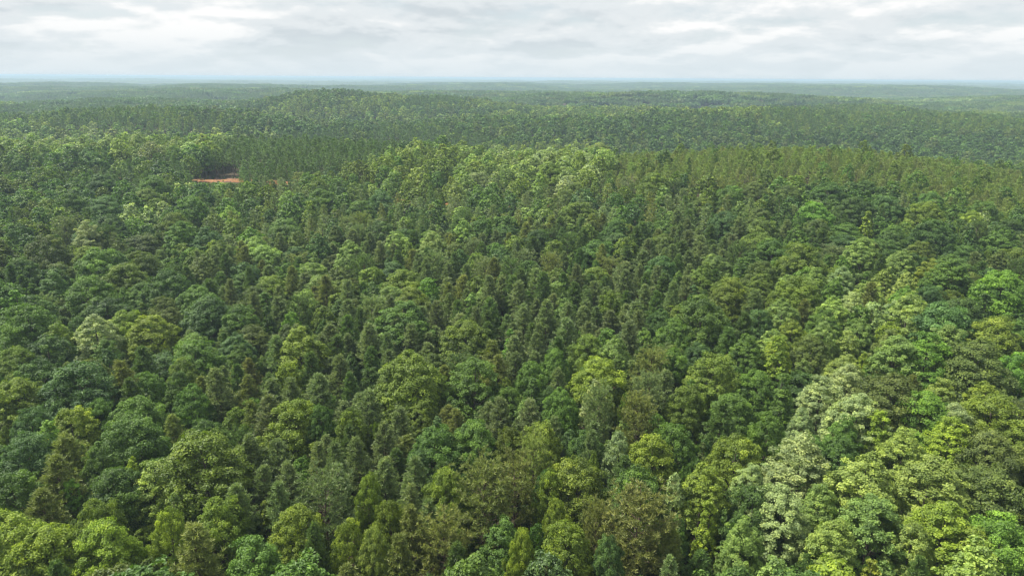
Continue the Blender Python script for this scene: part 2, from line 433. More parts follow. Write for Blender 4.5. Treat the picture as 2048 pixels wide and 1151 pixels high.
for form, nv in (('n', 5), ('v', 3)):
    for k in range(nv):
        seed += 1; rng = np.random.default_rng(seed)
        trunk, crown = pine_parts(rng, form, 8 if form == 'n' else 12, 17, .50, .095, 0.55 if form == 'n' else 0.8)
        INDIV.setdefault(form, []).append((mesh_np('crown', crown[0], crown[1], [M_NEEDLE], None, crown[2]), mesh_np('trunk', trunk[0], trunk[1], [M_PBARK], smooth=True)))
        PROTO.setdefault((0, form), []).append(join_proto('needle_tree', crown, trunk, M_NEEDLE, M_PBARK))
for form, nv in (('o', 4), ('p', 3), ('c', 1)):
    for k in range(nv):
        seed += 1; rng = np.random.default_rng(seed); L = boughs(rng, form)
        crown = broad_crown(rng, form, L, 4, 11, {'o': .66, 'p': .58, 'c': .5}[form], 80)
        PROTO.setdefault((1, form), []).append(join_proto('leafy_tree', crown, broad_trunk(rng, form, L, 5, False), M_LEAF, M_BARK))
for k in range(4):
    seed += 1; rng = np.random.default_rng(seed)
    trunk, crown = pine_parts(rng, 'n', 4, 6, .75, .17, 0.85, False)
    PROTO.setdefault((1, 'n'), []).append(join_proto('needle_tree', crown, trunk, M_NEEDLE, M_PBARK))
for form, nv in (('o', 3), ('p', 2)):
    for k in range(nv):
        seed += 1; rng = np.random.default_rng(seed); L = boughs(rng, form)
        crown = broad_crown(rng, form, L, 2, 6, 1.15, 34, 0.22)
        PROTO.setdefault((2, form), []).append(join_proto('leafy_tree', crown, broad_trunk(rng, form, L, 4, False), M_LEAF, M_BARK))
for k in range(3):
    seed += 1; rng = np.random.default_rng(seed)
    trunk, crown = pine_parts(rng, 'n', 2, 3, 1.15, .42, 1.3, False)
    PROTO.setdefault((2, 'n'), []).append(join_proto('needle_tree', crown, trunk, M_NEEDLE, M_PBARK))
for f in ('v',): PROTO[(1, f)] = PROTO[(1, 'n')]; PROTO[(2, f)] = PROTO[(2, 'n')]
PROTO[(2, 'c')] = PROTO[(2, 'p')]
# far away: a 40 m square of woodland as one clump
def patch(rng, form, n):
    Vs, Fs, vs, off = [], [], [], 0
    for k in range(n):
        x, y = rng.uniform(-21, 21, 2); s = rng.uniform(0.8, 1.3); tv = rng.uniform(0.87, 1.16)
        if form == 'o':
            R, Ht = 5.0*s, 16.5*rng.uniform(.85, 1.15); m = 26
            d = unit(rng.normal(size=(m, 3))+np.array([0, 0, .6]))
            P = np.array([x, y, Ht-R*1.05])+d*np.array([R, R, R*1.05])*rng.uniform(.7, 1, (m, 1))
            V, F, va = leaf_quads(rng, P, unit(d+rng.normal(size=(m, 3))*.35), R*0.75, tv*rng.uniform(.93, 1.07, m))
        else:
            R, Ht = 3.2*s, 17*rng.uniform(.85, 1.15); m = 18
            t = rng.random(m)**0.7; a = rng.uniform(0, 6.28, m); r = R*(1-t**1.6)
            P = np.column_stack([x+r*np.cos(a), y+r*np.sin(a), Ht-8+8*t])
            d = unit(np.column_stack([np.cos(a), np.sin(a), np.full(m, .7)])+rng.normal(size=(m, 3))*.4)
            V, F, va = leaf_quads(rng, P, d, 1.7*s, tv*rng.uniform(.9, 1.1, m))
        Vs.append(V); Fs.append(F+off); vs.append(va); off += len(V)
    return np.concatenate(Vs), np.concatenate(Fs), np.concatenate(vs)
for k in range(4): seed += 1; PROTO.setdefault((3, 'o'), []).append(join_proto('far_wood', patch(np.random.default_rng(seed), 'o', 36), None, M_LEAF, None))
for k in range(3): seed += 1; PROTO.setdefault((3, 'n'), []).append(join_proto('far_wood', patch(np.random.default_rng(seed), 'n', 64), None, M_NEEDLE, None))
for k, me in enumerate(order):
    po = bpy.data.objects.new('kind_%03d' % k, me); proto_col.objects.link(po)

# ------------------------------------------------------------------ colours of the kinds of tree
TINT = {
    'dk': (.054, .104, .016), 'md': (.075, .137, .018), 'ol': (.096, .142, .016), 'do': (.080, .114, .021), 'yo': (.117, .163, .017),
    'yg': (.148, .202, .019), 'bg': (.102, .190, .020), 'pl': (.200, .254, .096), 'mp': (.139, .206, .045), 'py': (.172, .230, .046),
    'bl': (.060, .114, .027), 'bp': (.134, .195, .073), 'pg': (.128, .170, .060), 'po': (.136, .164, .040), 'pd': (.074, .122, .027), 'pb': (.130, .180, .033),
}
WORD = {
    'dk': 'dark green', 'md': 'mid green', 'ol': 'olive green', 'do': 'dull brownish green', 'yo': 'warm olive', 'yg': 'yellow-green', 'bg': 'bright green',
    'pl': 'pale silvery', 'mp': 'light sage green', 'py': 'pale yellowish', 'bl': 'deep bluish green', 'bp': 'pale bluish', 'pg': 'grey-green', 'po': 'brownish olive', 'pd': 'dark', 'pb': 'grass green',
}
FORMW = {'o': 'round-crowned tree', 'p': 'tall egg-shaped tree', 'c': 'slender pointed tree', 'n': 'pine', 'v': 'open spreading pine'}

# ------------------------------------------------------------------ where the trees stand: known trees, then the stands between them
HAND = [
    (-74.6, 85.9, 5.83, 17.5, 'o', 'yg'), (-68.8, 85.3, 4.95, 16.2, 'o', 'yg'), (-61.4, 87.3, 4.62, 15.7, 'o', 'yg'), (-75.1, 94.2, 3.39, 16.8, 'n', 'po'),
    (-84.6, 101.1, 4.56, 15.6, 'o', 'md'), (-91.3, 114.1, 4.83, 16.0, 'o', 'bl'), (-90.4, 119.1, 3.16, 17.2, 'c', 'bg'), (-82.6, 112.8, 3.5, 17.5, 'n', 'po'),
    (-76.9, 101.2, 3.5, 18.9, 'n', 'po'), (-74.4, 100.5, 2.53, 15.6, 'c', 'bg'), (-75.4, 110.5, 3.58, 15.5, 'o', 'md'), (-74.8, 119.5, 5.88, 17.5, 'o', 'md'),
    (-68.0, 102.4, 4.97, 16.2, 'o', 'dk'), (-66.4, 93.8, 3.6, 15.5, 'o', 'ol'), (-68.4, 108.5, 1.69, 15.5, 'c', 'yg'), (-62.0, 103.9, 4.17, 16.7, 'p', 'py'),
    (-53.4, 91.1, 2.9, 15.5, 'o', 'yg'), (-54.8, 106.6, 7.2, 20.4, 'o', 'ol', 'very broad olive green round-crowned tree in the lower left part'), (-45.2, 98.0, 2.85, 15.5, 'n', 'pg'), (-46.8, 94.3, 3.86, 15.5, 'o', 'ol'),
    (-44.6, 82.0, 3.5, 19.1, 'n', 'po'), (-112.7, 173.3, 5.8, 20.7, 'p', 'pl', 'pale silvery egg-shaped tree standing out among darker round crowns on the left'), (-118.7, 162.1, 6.16, 17.9, 'o', 'bl'), (-122.9, 156.4, 5.15, 16.5, 'o', 'ol'),
    (-133.8, 177.4, 7.2, 20.6, 'o', 'md'), (-112.6, 187.3, 5.26, 16.6, 'o', 'ol'), (-100.4, 177.9, 6.42, 18.3, 'o', 'yg'), (-89.5, 143.3, 3.5, 20.0, 'n', 'po'),
    (-90.4, 154.7, 3.5, 18.4, 'n', 'pd'), (-95.8, 138.6, 7.2, 20.8, 'o', 'bl', 'massive deep bluish green round crown near the left edge'), (-85.4, 146.5, 4.21, 15.5, 'o', 'md'), (-148.6, 188.5, 3.2, 17.9, 'c', 'bg'),
    (-151.5, 197.8, 3.2, 18.2, 'c', 'bg'), (-88.0, 131.6, 3.44, 15.5, 'o', 'md'), (-90.2, 125.8, 4.81, 16.0, 'o', 'yg'), (-98.7, 126.1, 4.01, 15.5, 'o', 'bl'),
    (-79.5, 130.1, 5.38, 16.8, 'o', 'md'), (-109.4, 137.4, 5.62, 17.2, 'o', 'ol'), (-90.6, 192.8, 7.0, 19.2, 'o', 'bl'), (-80.3, 189.8, 5.81, 17.4, 'o', 'md'),
    (-80.5, 154.3, 4.02, 15.5, 'o', 'ol'), (-67.0, 142.7, 3.5, 18.1, 'n', 'pg'), (-71.5, 138.9, 3.93, 15.5, 'o', 'md'), (-170.6, 268.6, 5.8, 21.5, 'p', 'pl'),
    (-175.3, 309.6, 5.51, 19.2, 'p', 'pl'), (-168.9, 312.7, 4.68, 17.7, 'p', 'pl'), (-169.7, 328.7, 4.29, 16.9, 'p', 'pl'), (-178.5, 364.0, 4.37, 17.1, 'p', 'pl'),
    (-172.8, 363.2, 4.65, 17.6, 'p', 'pl'), (-142.4, 329.3, 5.8, 21.5, 'p', 'pl'), (-152.8, 321.8, 7.2, 21.0, 'o', 'md'), (-146.0, 289.3, 7.2, 21.0, 'o', 'ol'),
    (-207.3, 316.1, 7.2, 21.0, 'o', 'md'), (-173.0, 246.1, 7.2, 21.0, 'o', 'do'), (-259.7, 379.3, 7.2, 21.0, 'o', 'ol'), (-135.9, 241.6, 6.74, 18.8, 'o', 'ol'),
    (-147.7, 235.5, 7.2, 21.0, 'o', 'md'), (-135.3, 208.0, 7.2, 19.5, 'o', 'md'), (-113.0, 215.0, 7.2, 20.7, 'o', 'dk'), (-54.6, 163.6, 5.8, 20.3, 'p', 'yo'),
    (-54.4, 151.3, 3.09, 15.5, 'o', 'yo'), (-23.0, 142.8, 7.2, 21.0, 'o', 'yo', 'broad warm olive tree rising among grey-green pines in the middle of the forest'), (-12.3, 171.1, 6.48, 18.4, 'o', 'ol'), (-8.4, 143.1, 5.8, 20.2, 'p', 'md'),
    (-45.6, 128.8, 5.39, 16.8, 'o', 'yo'), (-33.3, 126.6, 3.52, 15.5, 'o', 'ol'), (-39.7, 128.3, 3.01, 15.5, 'o', 'dk'), (-64.8, 188.8, 3.23, 15.5, 'o', 'bg'),
    (-0.4, 170.7, 2.54, 15.6, 'c', 'bg'), (-11.2, 102.7, 3.52, 15.5, 'o', 'yo'), (-4.5, 98.6, 5.11, 18.2, 'v', 'po', 'spreading brownish olive pine next to another like it near the bottom centre'), (1.2, 103.9, 4.0, 16.2, 'v', 'po'),
    (-10.0, 88.3, 3.86, 16.0, 'v', 'po'), (-33.8, 91.7, 3.94, 15.5, 'o', 'yo'), (-30.4, 96.0, 4.64, 17.4, 'v', 'pg'), (-39.3, 105.5, 2.33, 15.0, 'n', 'pg'),
    (-43.8, 105.5, 2.36, 15.0, 'n', 'pg'), (-22.6, 106.5, 2.76, 15.4, 'n', 'pg'), (-17.7, 101.3, 2.18, 15.0, 'n', 'pg'), (-36.1, 113.2, 2.43, 15.0, 'n', 'pg'),
    (-14.8, 117.4, 4.82, 16.0, 'o', 'dk'), (-7.1, 119.7, 4.77, 15.9, 'o', 'md'), (-19.4, 93.5, 2.71, 15.5, 'o', 'yo'), (-24.5, 87.6, 2.71, 15.5, 'o', 'yg'),
    (-20.3, 85.8, 2.4, 15.5, 'o', 'py'), (-24.2, 101.3, 2.39, 15.5, 'o', 'ol'), (20.3, 146.9, 5.73, 17.3, 'o', 'yg'), (19.8, 164.8, 4.52, 15.6, 'o', 'ol'),
    (30.1, 198.2, 3.39, 15.5, 'o', 'ol'), (51.3, 174.8, 7.2, 20.9, 'o', 'md'), (46.9, 145.9, 5.87, 17.5, 'o', 'ol'), (43.9, 171.1, 5.04, 16.3, 'o', 'md'),
    (39.8, 155.2, 3.99, 15.5, 'o', 'md'), (33.2, 151.4, 4.0, 16.2, 'v', 'po'), (26.4, 128.1, 4.06, 16.3, 'v', 'po'), (61.9, 171.4, 3.5, 17.5, 'n', 'pd'),
    (68.7, 179.2, 3.87, 15.5, 'o', 'bl'), (38.1, 135.4, 4.18, 15.5, 'o', 'ol'), (18.7, 137.9, 2.98, 16.0, 'p', 'pl'), (26.4, 114.1, 4.57, 15.6, 'o', 'yg'),
    (20.5, 115.7, 2.93, 16.0, 'p', 'bp'), (11.3, 104.1, 5.17, 16.5, 'o', 'yo'), (19.4, 90.5, 5.32, 18.6, 'v', 'po', 'wide brownish olive pine with open branches right of the bottom centre'), (24.5, 89.8, 2.04, 15.0, 'n', 'po'),
    (33.3, 102.1, 4.31, 17.0, 'p', 'yo'), (27.9, 101.4, 2.22, 16.0, 'p', 'pl'), (31.9, 95.0, 1.98, 15.5, 'c', 'yg', 'narrow yellow-green tree between taller olive crowns near the bottom'), (42.0, 112.4, 5.07, 16.4, 'o', 'yo'),
    (39.9, 97.5, 4.34, 15.5, 'o', 'dk'), (8.4, 87.9, 3.95, 15.5, 'o', 'yg'), (7.2, 94.1, 2.24, 15.5, 'o', 'yo'), (1.8, 86.0, 2.2, 15.5, 'o', 'yg'),
    (13.4, 91.7, 2.21, 15.5, 'v', 'po'), (14.5, 84.7, 2.19, 15.5, 'o', 'bl'), (31.7, 118.6, 3.88, 15.5, 'o', 'md'), (63.9, 150.9, 3.2, 20.6, 'c', 'yo'),
    (57.3, 131.2, 3.2, 20.0, 'c', 'md'), (75.8, 181.5, 4.9, 18.1, 'p', 'mp'), (85.2, 175.3, 4.4, 17.1, 'p', 'md'), (98.6, 187.9, 4.23, 16.8, 'p', 'pl'),
    (91.8, 168.8, 4.03, 16.5, 'p', 'mp'), (102.3, 183.4, 3.02, 16.0, 'p', 'pl'), (108.2, 183.9, 3.41, 16.0, 'p', 'pl'), (106.9, 174.1, 5.8, 21.5, 'p', 'mp'),
    (99.0, 167.6, 3.61, 15.5, 'o', 'yg'), (91.4, 150.3, 5.8, 19.9, 'p', 'mp'), (97.9, 148.6, 5.8, 21.0, 'p', 'bg', 'bright fresh green tall tree beside light sage ones towards the right edge'), (105.8, 144.2, 7.2, 20.5, 'o', 'do'),
    (112.1, 167.7, 7.2, 20.7, 'o', 'bl'), (121.2, 160.3, 6.91, 19.0, 'o', 'yo'), (76.0, 141.6, 4.39, 17.1, 'p', 'pl'), (66.9, 133.7, 4.89, 18.0, 'p', 'pl'),
    (70.0, 124.4, 5.54, 19.3, 'p', 'pl'), (79.7, 131.0, 7.0, 19.1, 'o', 'do'), (84.8, 127.3, 5.86, 17.5, 'o', 'bg'), (90.0, 125.0, 3.99, 16.4, 'p', 'pl'),
    (97.8, 125.2, 6.04, 17.8, 'o', 'yo'), (117.2, 146.0, 4.99, 16.2, 'o', 'bg'), (75.1, 159.0, 4.73, 15.9, 'o', 'do'), (52.1, 108.6, 5.5, 19.2, 'p', 'pl'),
    (43.9, 95.8, 4.54, 17.4, 'p', 'pl'), (51.7, 98.4, 3.52, 16.0, 'p', 'mp'), (59.9, 101.0, 5.8, 20.1, 'p', 'py'), (57.4, 92.7, 4.84, 18.0, 'p', 'mp'),
    (74.3, 114.7, 4.21, 16.8, 'p', 'py'), (70.7, 100.5, 5.8, 20.1, 'p', 'py'), (84.8, 117.4, 4.65, 17.6, 'p', 'yg'), (67.5, 90.7, 5.16, 18.6, 'p', 'yg'),
    (61.6, 88.8, 3.26, 16.0, 'p', 'py'), (74.7, 88.3, 5.35, 16.8, 'o', 'bg'), (80.4, 100.8, 5.79, 17.4, 'o', 'do'), (65.6, 120.7, 3.65, 16.0, 'p', 'md'),
    (89.0, 113.0, 5.58, 17.1, 'o', 'do'), (126.0, 282.4, 7.2, 21.0, 'o', 'bg'), (144.4, 274.2, 3.2, 20.2, 'c', 'yg', 'small yellow-green spire-shaped tree on the slope below the pine plantation'), (122.1, 231.9, 5.8, 20.8, 'p', 'mp'),
    (97.6, 223.7, 7.2, 20.9, 'o', 'ol'), (145.9, 291.6, 7.2, 21.0, 'o', 'dk'), (172.7, 281.8, 7.2, 21.0, 'o', 'yo'), (158.0, 252.4, 7.2, 20.7, 'o', 'dk'),
    (189.6, 278.0, 5.98, 17.7, 'o', 'yg'), (196.5, 282.8, 4.26, 16.9, 'p', 'pl'), (131.6, 223.8, 5.29, 18.8, 'p', 'mp'), (138.6, 216.8, 4.64, 17.6, 'p', 'yg'),
    (143.6, 191.6, 7.2, 21.0, 'o', 'bg'), (105.5, 209.9, 4.64, 17.6, 'p', 'bp'), (85.4, 195.3, 6.95, 19.1, 'o', 'yo'), (-62.2, 254.7, 5.8, 20.8, 'p', 'mp'),
    (-46.3, 267.2, 5.8, 20.4, 'p', 'mp'), (-31.2, 259.2, 5.8, 20.8, 'p', 'mp'), (-22.6, 261.7, 3.2, 19.2, 'c', 'yo'), (-20.3, 285.7, 5.15, 18.5, 'p', 'mp'),
    (-28.1, 218.7, 3.88, 16.2, 'p', 'bg', 'bright green egg-shaped tree alone among dull pines near the centre'), (-56.1, 282.8, 7.2, 20.4, 'o', 'dk'), (-74.9, 331.1, 6.84, 18.9, 'o', 'md'), (-67.0, 388.8, 5.8, 21.5, 'p', 'mp'),
    (-24.8, 375.0, 5.8, 21.3, 'p', 'mp'), (-41.5, 151.4, 3.5, 17.4, 'n', 'pg'), (-38.8, 173.9, 3.5, 17.4, 'n', 'pg'), (-48.7, 193.5, 3.5, 17.5, 'n', 'pg'),
    (-43.6, 141.2, 3.49, 17.0, 'n', 'pg'), (-30.8, 134.0, 3.29, 16.6, 'n', 'pg'), (-59.9, 163.1, 3.5, 18.2, 'n', 'pg'), (-23.3, 128.0, 2.93, 15.7, 'n', 'pg'),
    (-50.8, 130.3, 3.46, 17.0, 'n', 'pg'), (-2.3, 129.1, 3.13, 16.2, 'n', 'pg'), (4.0, 128.8, 3.13, 16.2, 'n', 'pg'), (-28.7, 114.0, 2.92, 15.7, 'n', 'pg'),
    (-30.2, 104.9, 2.77, 15.4, 'n', 'pg'), (-13.1, 94.3, 2.25, 15.0, 'n', 'pg'), (-49.3, 113.3, 3.25, 16.5, 'n', 'pg'), (-44.2, 114.9, 2.71, 15.2, 'n', 'pg'),
    (9.7, 187.5, 3.5, 17.7, 'n', 'pg'), (2.5, 204.7, 3.5, 18.1, 'n', 'pg'), (14.6, 173.9, 3.43, 16.9, 'n', 'pg'), (-7.1, 211.6, 3.5, 17.6, 'n', 'pg'),
    (37.8, 219.4, 3.5, 17.9, 'n', 'pg'), (6.8, 102.7, 2.85, 15.5, 'o', 'yo'), (5.8, 120.0, 3.71, 15.5, 'o', 'yo'), (10.7, 134.6, 3.83, 15.5, 'o', 'md'),
    (4.5, 150.1, 3.79, 15.5, 'o', 'md'), (10.9, 156.5, 3.67, 15.5, 'o', 'md'), (-0.2, 118.2, 3.15, 15.5, 'o', 'yo'), (55.8, 163.9, 3.39, 16.8, 'n', 'pd'),
    (42.7, 124.9, 3.4, 16.8, 'n', 'pd'), (51.4, 123.0, 3.78, 15.5, 'o', 'md'), (55.7, 142.0, 4.46, 15.5, 'o', 'md'), (67.0, 199.4, 5.87, 17.5, 'o', 'yo'),
    (82.5, 217.9, 5.52, 17.0, 'o', 'do'), (35.6, 88.8, 3.18, 16.0, 'p', 'mp'), (49.7, 89.1, 3.79, 16.0, 'p', 'py'), (69.7, 87.0, 4.03, 16.5, 'p', 'yg'),
    (85.3, 98.0, 4.5, 15.5, 'o', 'do'), (99.2, 118.7, 4.52, 15.5, 'o', 'yo'), (71.9, 119.6, 3.2, 18.3, 'c', 'yg'),
]
STANDS = [
    ('plantation', [(33, 392), (30, 440), (60, 520), (150, 560), (260, 560), (360, 520), (400, 470), (217, 284), (196, 321), (172, 347), (137, 349), (74, 366)]),
    ('darkpine', [(-198, 444), (-267, 799), (-161, 848), (-28, 841), (-23, 790), (-88, 459), (-115, 409), (-179, 405)]),
    ('oldpine', [(-261, 396), (-235, 448), (-193, 440), (-180, 395), (-178, 332), (-206, 338)]),
    ('parcelpine', [(-66, 166), (-55, 185), (-25, 200), (-11, 218), (26, 222), (81, 290), (101, 287), (57, 208), (29, 163), (-3, 160), (-20, 182), (-29, 128), (-41, 126), (-58, 144)]),
    ('greypine', [(-52, 114), (-31, 115), (-15, 111), (-12, 91), (-24, 88), (-38, 94), (-47, 101)]),
    ('warmmix', [(-114, 404), (-87, 453), (-24, 801), (103, 824), (54, 404), (33, 359), (-17, 354), (-72, 371)]),
    ('palepoplar', [(-30, 435), (58, 770), (55, 411), (44, 367), (9, 363), (-27, 383)]),
    ('paleleft', [(-563, 768), (-470, 777), (-357, 772), (-267, 802), (-204, 467), (-255, 454), (-350, 472)]),
    ('poplar', [(81, 206), (120, 237), (125, 186), (108, 147), (106, 129), (71, 79), (32, 78), (44, 111), (63, 155)]),
    ('farpine', [(325, 966), (869, 1826), (1386, 1922), (638, 874), (520, 941), (361, 878)]),
    ('farpine2', [(-854, 1172), (-730, 1325), (-718, 2006), (-767, 2150), (-1304, 2237), (-1581, 2180)]),
    ('farpine3', [(-228, 1208), (-8, 1783), (-10, 2247), (-115, 1289)]),
]
MIX = {   # pine share, broadleaf colours, pine colours, crown forms
    'base': (.12, 'dk dk md md ol do bl', 'pd pd pg', 'ooop'),
    'parcel': (.42, 'dk md md ol ol bl mp do', 'pg pg pd po', 'ooop'),
    'plantation': (.93, 'ol md', 'pb pb pb po', 'op'),
    'darkpine': (.96, 'md ol', 'pd', 'op'),
    'oldpine': (.5, 'dk md ol', 'pd', 'oo'),
    'parcelpine': (.86, 'md mp bl', 'pg pg pg pd', 'op'),
    'greypine': (.85, 'md yg', 'pg pg po', 'oo'),
    'palepoplar': (.06, 'pl pl mp py py mp yo', 'pb', 'po'), 'warmmix': (.15, 'yo yo mp py md ol', 'pb', 'op'), 'deep': (.22, 'dk dk md bl do', 'pd', 'oop'),  # palepoplar: pale trees, paler still for a sun patch; deep: darkened for cloud shade
    'paleleft': (.10, 'mp mp py pl yo md', 'pb', 'pop'),  # pale trees, leaf colours also lightened to stand for a sunlit patch
    'poplar': (.04, 'mp mp mp pl py py md yg bg dk', 'po pd', 'pppo'),
    'farpine': (.8, 'dk md', 'pd pd pb', 'o'), 'farpine2': (.7, 'dk md bl', 'pd pd', 'o'), 'farpine3': (.75, 'dk md', 'pd', 'o'),
}
PARCEL = [(-190, 430), (-60, 395), (100, 370), (125, 345), (10, 85), (-45, 78), (-62, 100)]
def stand_of(x, y):
    out = np.full(x.shape, 'base', dtype='U12')
    out[inside(PARCEL, x, y)] = 'parcel'
    for nm, poly in STANDS: out[inside(poly, x, y)] = nm
    far = np.hypot(x, y) > 560
    pm = vnoise(x/330+4, y/260+7, 21) + 0.5*vnoise(x/120+1, y/120+3, 22)
    b = out == 'base'
    out[b & (np.hypot(x, y) > 900)] = 'deep'  # far woods take darker leaf colours that stand in for cloud shade
    b = (out == 'base') | (out == 'deep')
    out[b & far & (pm > 0.55)] = 'farpine'
    out[b & far & (pm < -0.55) & (pm > -0.95)] = 'warmmix'
    out[b & ~far & (np.hypot(x, y) > 330) & (pm > 0.7)] = 'oldpine'
    return out
ROADX, ROADY = -195, 447
ROADZ = float(ground(ROADX, ROADY))
rng = np.random.default_rng(11); rnd = random.Random(11)
trees = []            # x, y, R, H, form, colour
CELL = 8.0; grid = {}
def can(x, y, r, tight):
    known_gap = 0.80
    cx, cy = int(x//CELL), int(y//CELL)
    for a in range(cx-2, cx+3):
        for b in range(cy-2, cy+3):
            for (x2, y2, r2, kn) in grid.get((a, b), ()):
                dd = (x-x2)**2+(y-y2)**2
                if dd < ((known_gap if kn else tight)*(r+r2))**2: return False
    return True
def put(x, y, R, H, f, c, kn=False):
    trees.append((x, y, R, H, f, c)); grid.setdefault((int(x//CELL), int(y//CELL)), []).append((x, y, R, kn))
known = {}
for t in HAND:
    if not (-0.470 < t[0]/t[1] < -0.394 and 290 < t[1] < ROADY+1):
        put(t[0], t[1], t[2]*1.12, t[3]+1.5, t[4], t[5], t[1] < 260)
        if len(t) > 6: known[len(trees)-1] = t[6]
def road_gap(x, y):
    d = np.full(x.shape, 1e9)
    for k in range(0, len(RL), 2): d = np.minimum(d, np.hypot(x-RL[k, 0], y-RL[k, 1]))
    return d
def candidates(r0, r1, step, half):
    xs = np.arange(-r1*math.sin(half)-step, r1*math.sin(half)+step, step); ys = np.arange(-10, r1+step, step)
    X, Y = np.meshgrid(xs, ys); X = X+rng.uniform(-.5, .5, X.shape)*step; Y = Y+rng.uniform(-.5, .5, Y.shape)*step
    d = np.hypot(X, Y); m = (d >= r0) & (d < r1) & (np.abs(np.arctan2(X, Y)) < half)
    return X[m], Y[m]
for r0, r1, step, half in ((30, 330, 2.6, R_(50)), (330, 700, 3.4, R_(45)), (700, 1500, 4.6, R_(43))):
    X, Y = candidates(r0, r1, step, half)
    st = stand_of(X, Y)
    ok = (~inside(CLEAR, X, Y)) & ((vnoise(X/13, Y/13, 31) < 0.66) | (np.hypot(X, Y) > 420)) & (road_gap(X, Y) > 5.5 if r1 < 800 else True)
    idx = np.nonzero(ok)[0]; rng.shuffle(idx)
    for k in idx:
        x, y = float(X[k]), float(Y[k]); pine, bc, pc, fm = MIX[st[k]]
        if rnd.random() < pine:
            f = 'n'; R = rnd.uniform(2.4, 3.7) if st[k] != 'plantation' else rnd.uniform(2.1, 3.0)
            if st[k] in ('base', 'parcel') and rnd.random() < .25: f = 'v'; R = rnd.uniform(3.4, 4.9)
            H = rnd.uniform(12.5, 18.5) if st[k] != 'plantation' else rnd.uniform(11.5, 14)
            tight = 0.70; c = rnd.choice(pc.split())
        else:
            f = rnd.choice(fm); 
            if rnd.random() < .05: f = 'c'
            R = {'o': rnd.triangular(3.0, 8.0, 5.4), 'p': rnd.triangular(2.8, 6.2, 4.4), 'c': rnd.uniform(1.8, 3.0)}[f]
            if rnd.random() < .08 and f != 'c' and st[k] != 'plantation': R *= 1.3
            if st[k] == 'plantation': R *= 0.75
            H = {'o': 10+1.3*R, 'p': 11+1.8*R, 'c': 11+2.6*R}[f]*rnd.uniform(.88, 1.1)
            tight = 0.68; H *= (0.93 if r1 < 400 else 1); c = rnd.choice(bc.split())
        g_ = max(0.0, min(1.0, (math.hypot(x, y)-110)/150)); R *= 0.94+0.30*g_; H *= 1+0.10*g_
        q_ = x/max(y, 1)
        if -0.470 < q_ < -0.394 and 290 < y < ROADY+1:          # young growth below the road
            H = min(H, 79.2-(80-ROADZ)*y/ROADY-float(ground(x, y)))
            if H < 4.5: continue
            R = min(R, H*0.33)
        if can(x, y, R, tight): put(x, y, R, H, f, c)
X, Y = candidates(30, 360, 2.8, R_(50)); st = stand_of(X, Y)      # small trees in the gaps
ok = (~inside(CLEAR, X, Y)) & (road_gap(X, Y) > 5) & (vnoise(X/13, Y/13, 31) < 0.72)
for k in np.nonzero(ok)[0]:
    x, y = float(X[k]), float(Y[k]); f = rnd.choice('oopc'); R = rnd.uniform(1.6, 2.9)
    if -0.470 < x/max(y, 1) < -0.394 and y > 290: continue
    if can(x, y, R, 0.74): put(x, y, R, rnd.uniform(8, 14.5), f, rnd.choice(MIX[st[k]][1].split()))
T = np.array([(t[0], t[1], t[2], t[3]) for t in trees])
form = np.array([t[4] for t in trees]); colr = np.array([t[5] for t in trees])
TZ = ground(T[:, 0], T[:, 1]) - 0.1
dist = np.hypot(T[:, 0], T[:, 1])
tint = np.array([TINT[c] for c in colr])*rng.normal(1, 0.10, (len(T), 1)).clip(.75, 1.3)*rng.normal(1, 0.025, (len(T), 3))
rot = rng.uniform(0, 6.283, len(T))
REF = {**{k: v[:2] for k, v in FORMS.items()}, **{k: v[:2] for k, v in PFORMS.items()}}
sxy = np.array([t[2]/REF[t[4]][0] for t in trees]); sz = np.array([t[3]/REF[t[4]][1] for t in trees])

# trees that show largest in the picture become things of their own
def project(x, y, z):
    f = y*math.cos(PITCH)-(z-CAM_Z)*math.sin(PITCH); up = y*math.sin(PITCH)+(z-CAM_Z)*math.cos(PITCH)
    ur, vr = x/f, up/f; k = 24/36
    return 0.5+(ur*math.cos(ROLL)+vr*math.sin(ROLL))*k, 0.5-(-ur*math.sin(ROLL)+vr*math.cos(ROLL))*k*16/9*(1024/575*9/16), f
cu_, cv_, cf_ = project(T[:, 0], T[:, 1], TZ+T[:, 3]*0.75)
inview = (cu_ > 0.004) & (cu_ < 0.996) & (cv_ < 0.985) & (cf_ > 10)
size = np.where(inview, T[:, 2]/np.maximum(cf_, 1), 0)
pine = np.isin(form, ['n', 'v'])
def largest(mask, n):
    k = np.nonzero(mask & inview)[0]; return k[np.argsort(-size[k])][:n]
single = np.concatenate([largest(~pine, 300), largest(pine, 220)])
is_single = np.zeros(len(T), bool); is_single[single] = True

ORD = ['', 'second', 'third', 'fourth', 'fifth', 'sixth', 'seventh', 'eighth', 'ninth', 'tenth', 'eleventh', 'twelfth', 'thirteenth', 'fourteenth',
       'fifteenth', 'sixteenth', 'seventeenth', 'eighteenth', 'nineteenth', 'twentieth'] + ['twenty-'+q for q in ('first', 'second', 'third', 'fourth', 'fifth', 'sixth', 'seventh', 'eighth', 'ninth')]
def band(u, v):
    side = 'left third' if u < 1/3 else 'right third' if u > 2/3 else 'middle third'
    for lim, w in ((.40, 'far rows'), (.50, 'upper rows'), (.60, 'middle rows'), (.70, 'lower rows'), (.80, 'near rows'), (.90, 'nearest rows'), (9, 'bottom edge')):
        if v < lim: return w + ', ' + side
def sizew(R, f):
    lim = {'o': (3.4, 5.4), 'p': (3.0, 4.4), 'c': (2.0, 9), 'n': (2.0, 2.7), 'v': (3.2, 4.6)}[f]
    return 'small ' if R < lim[0] else 'large ' if R > lim[1] else ''
buckets = {}
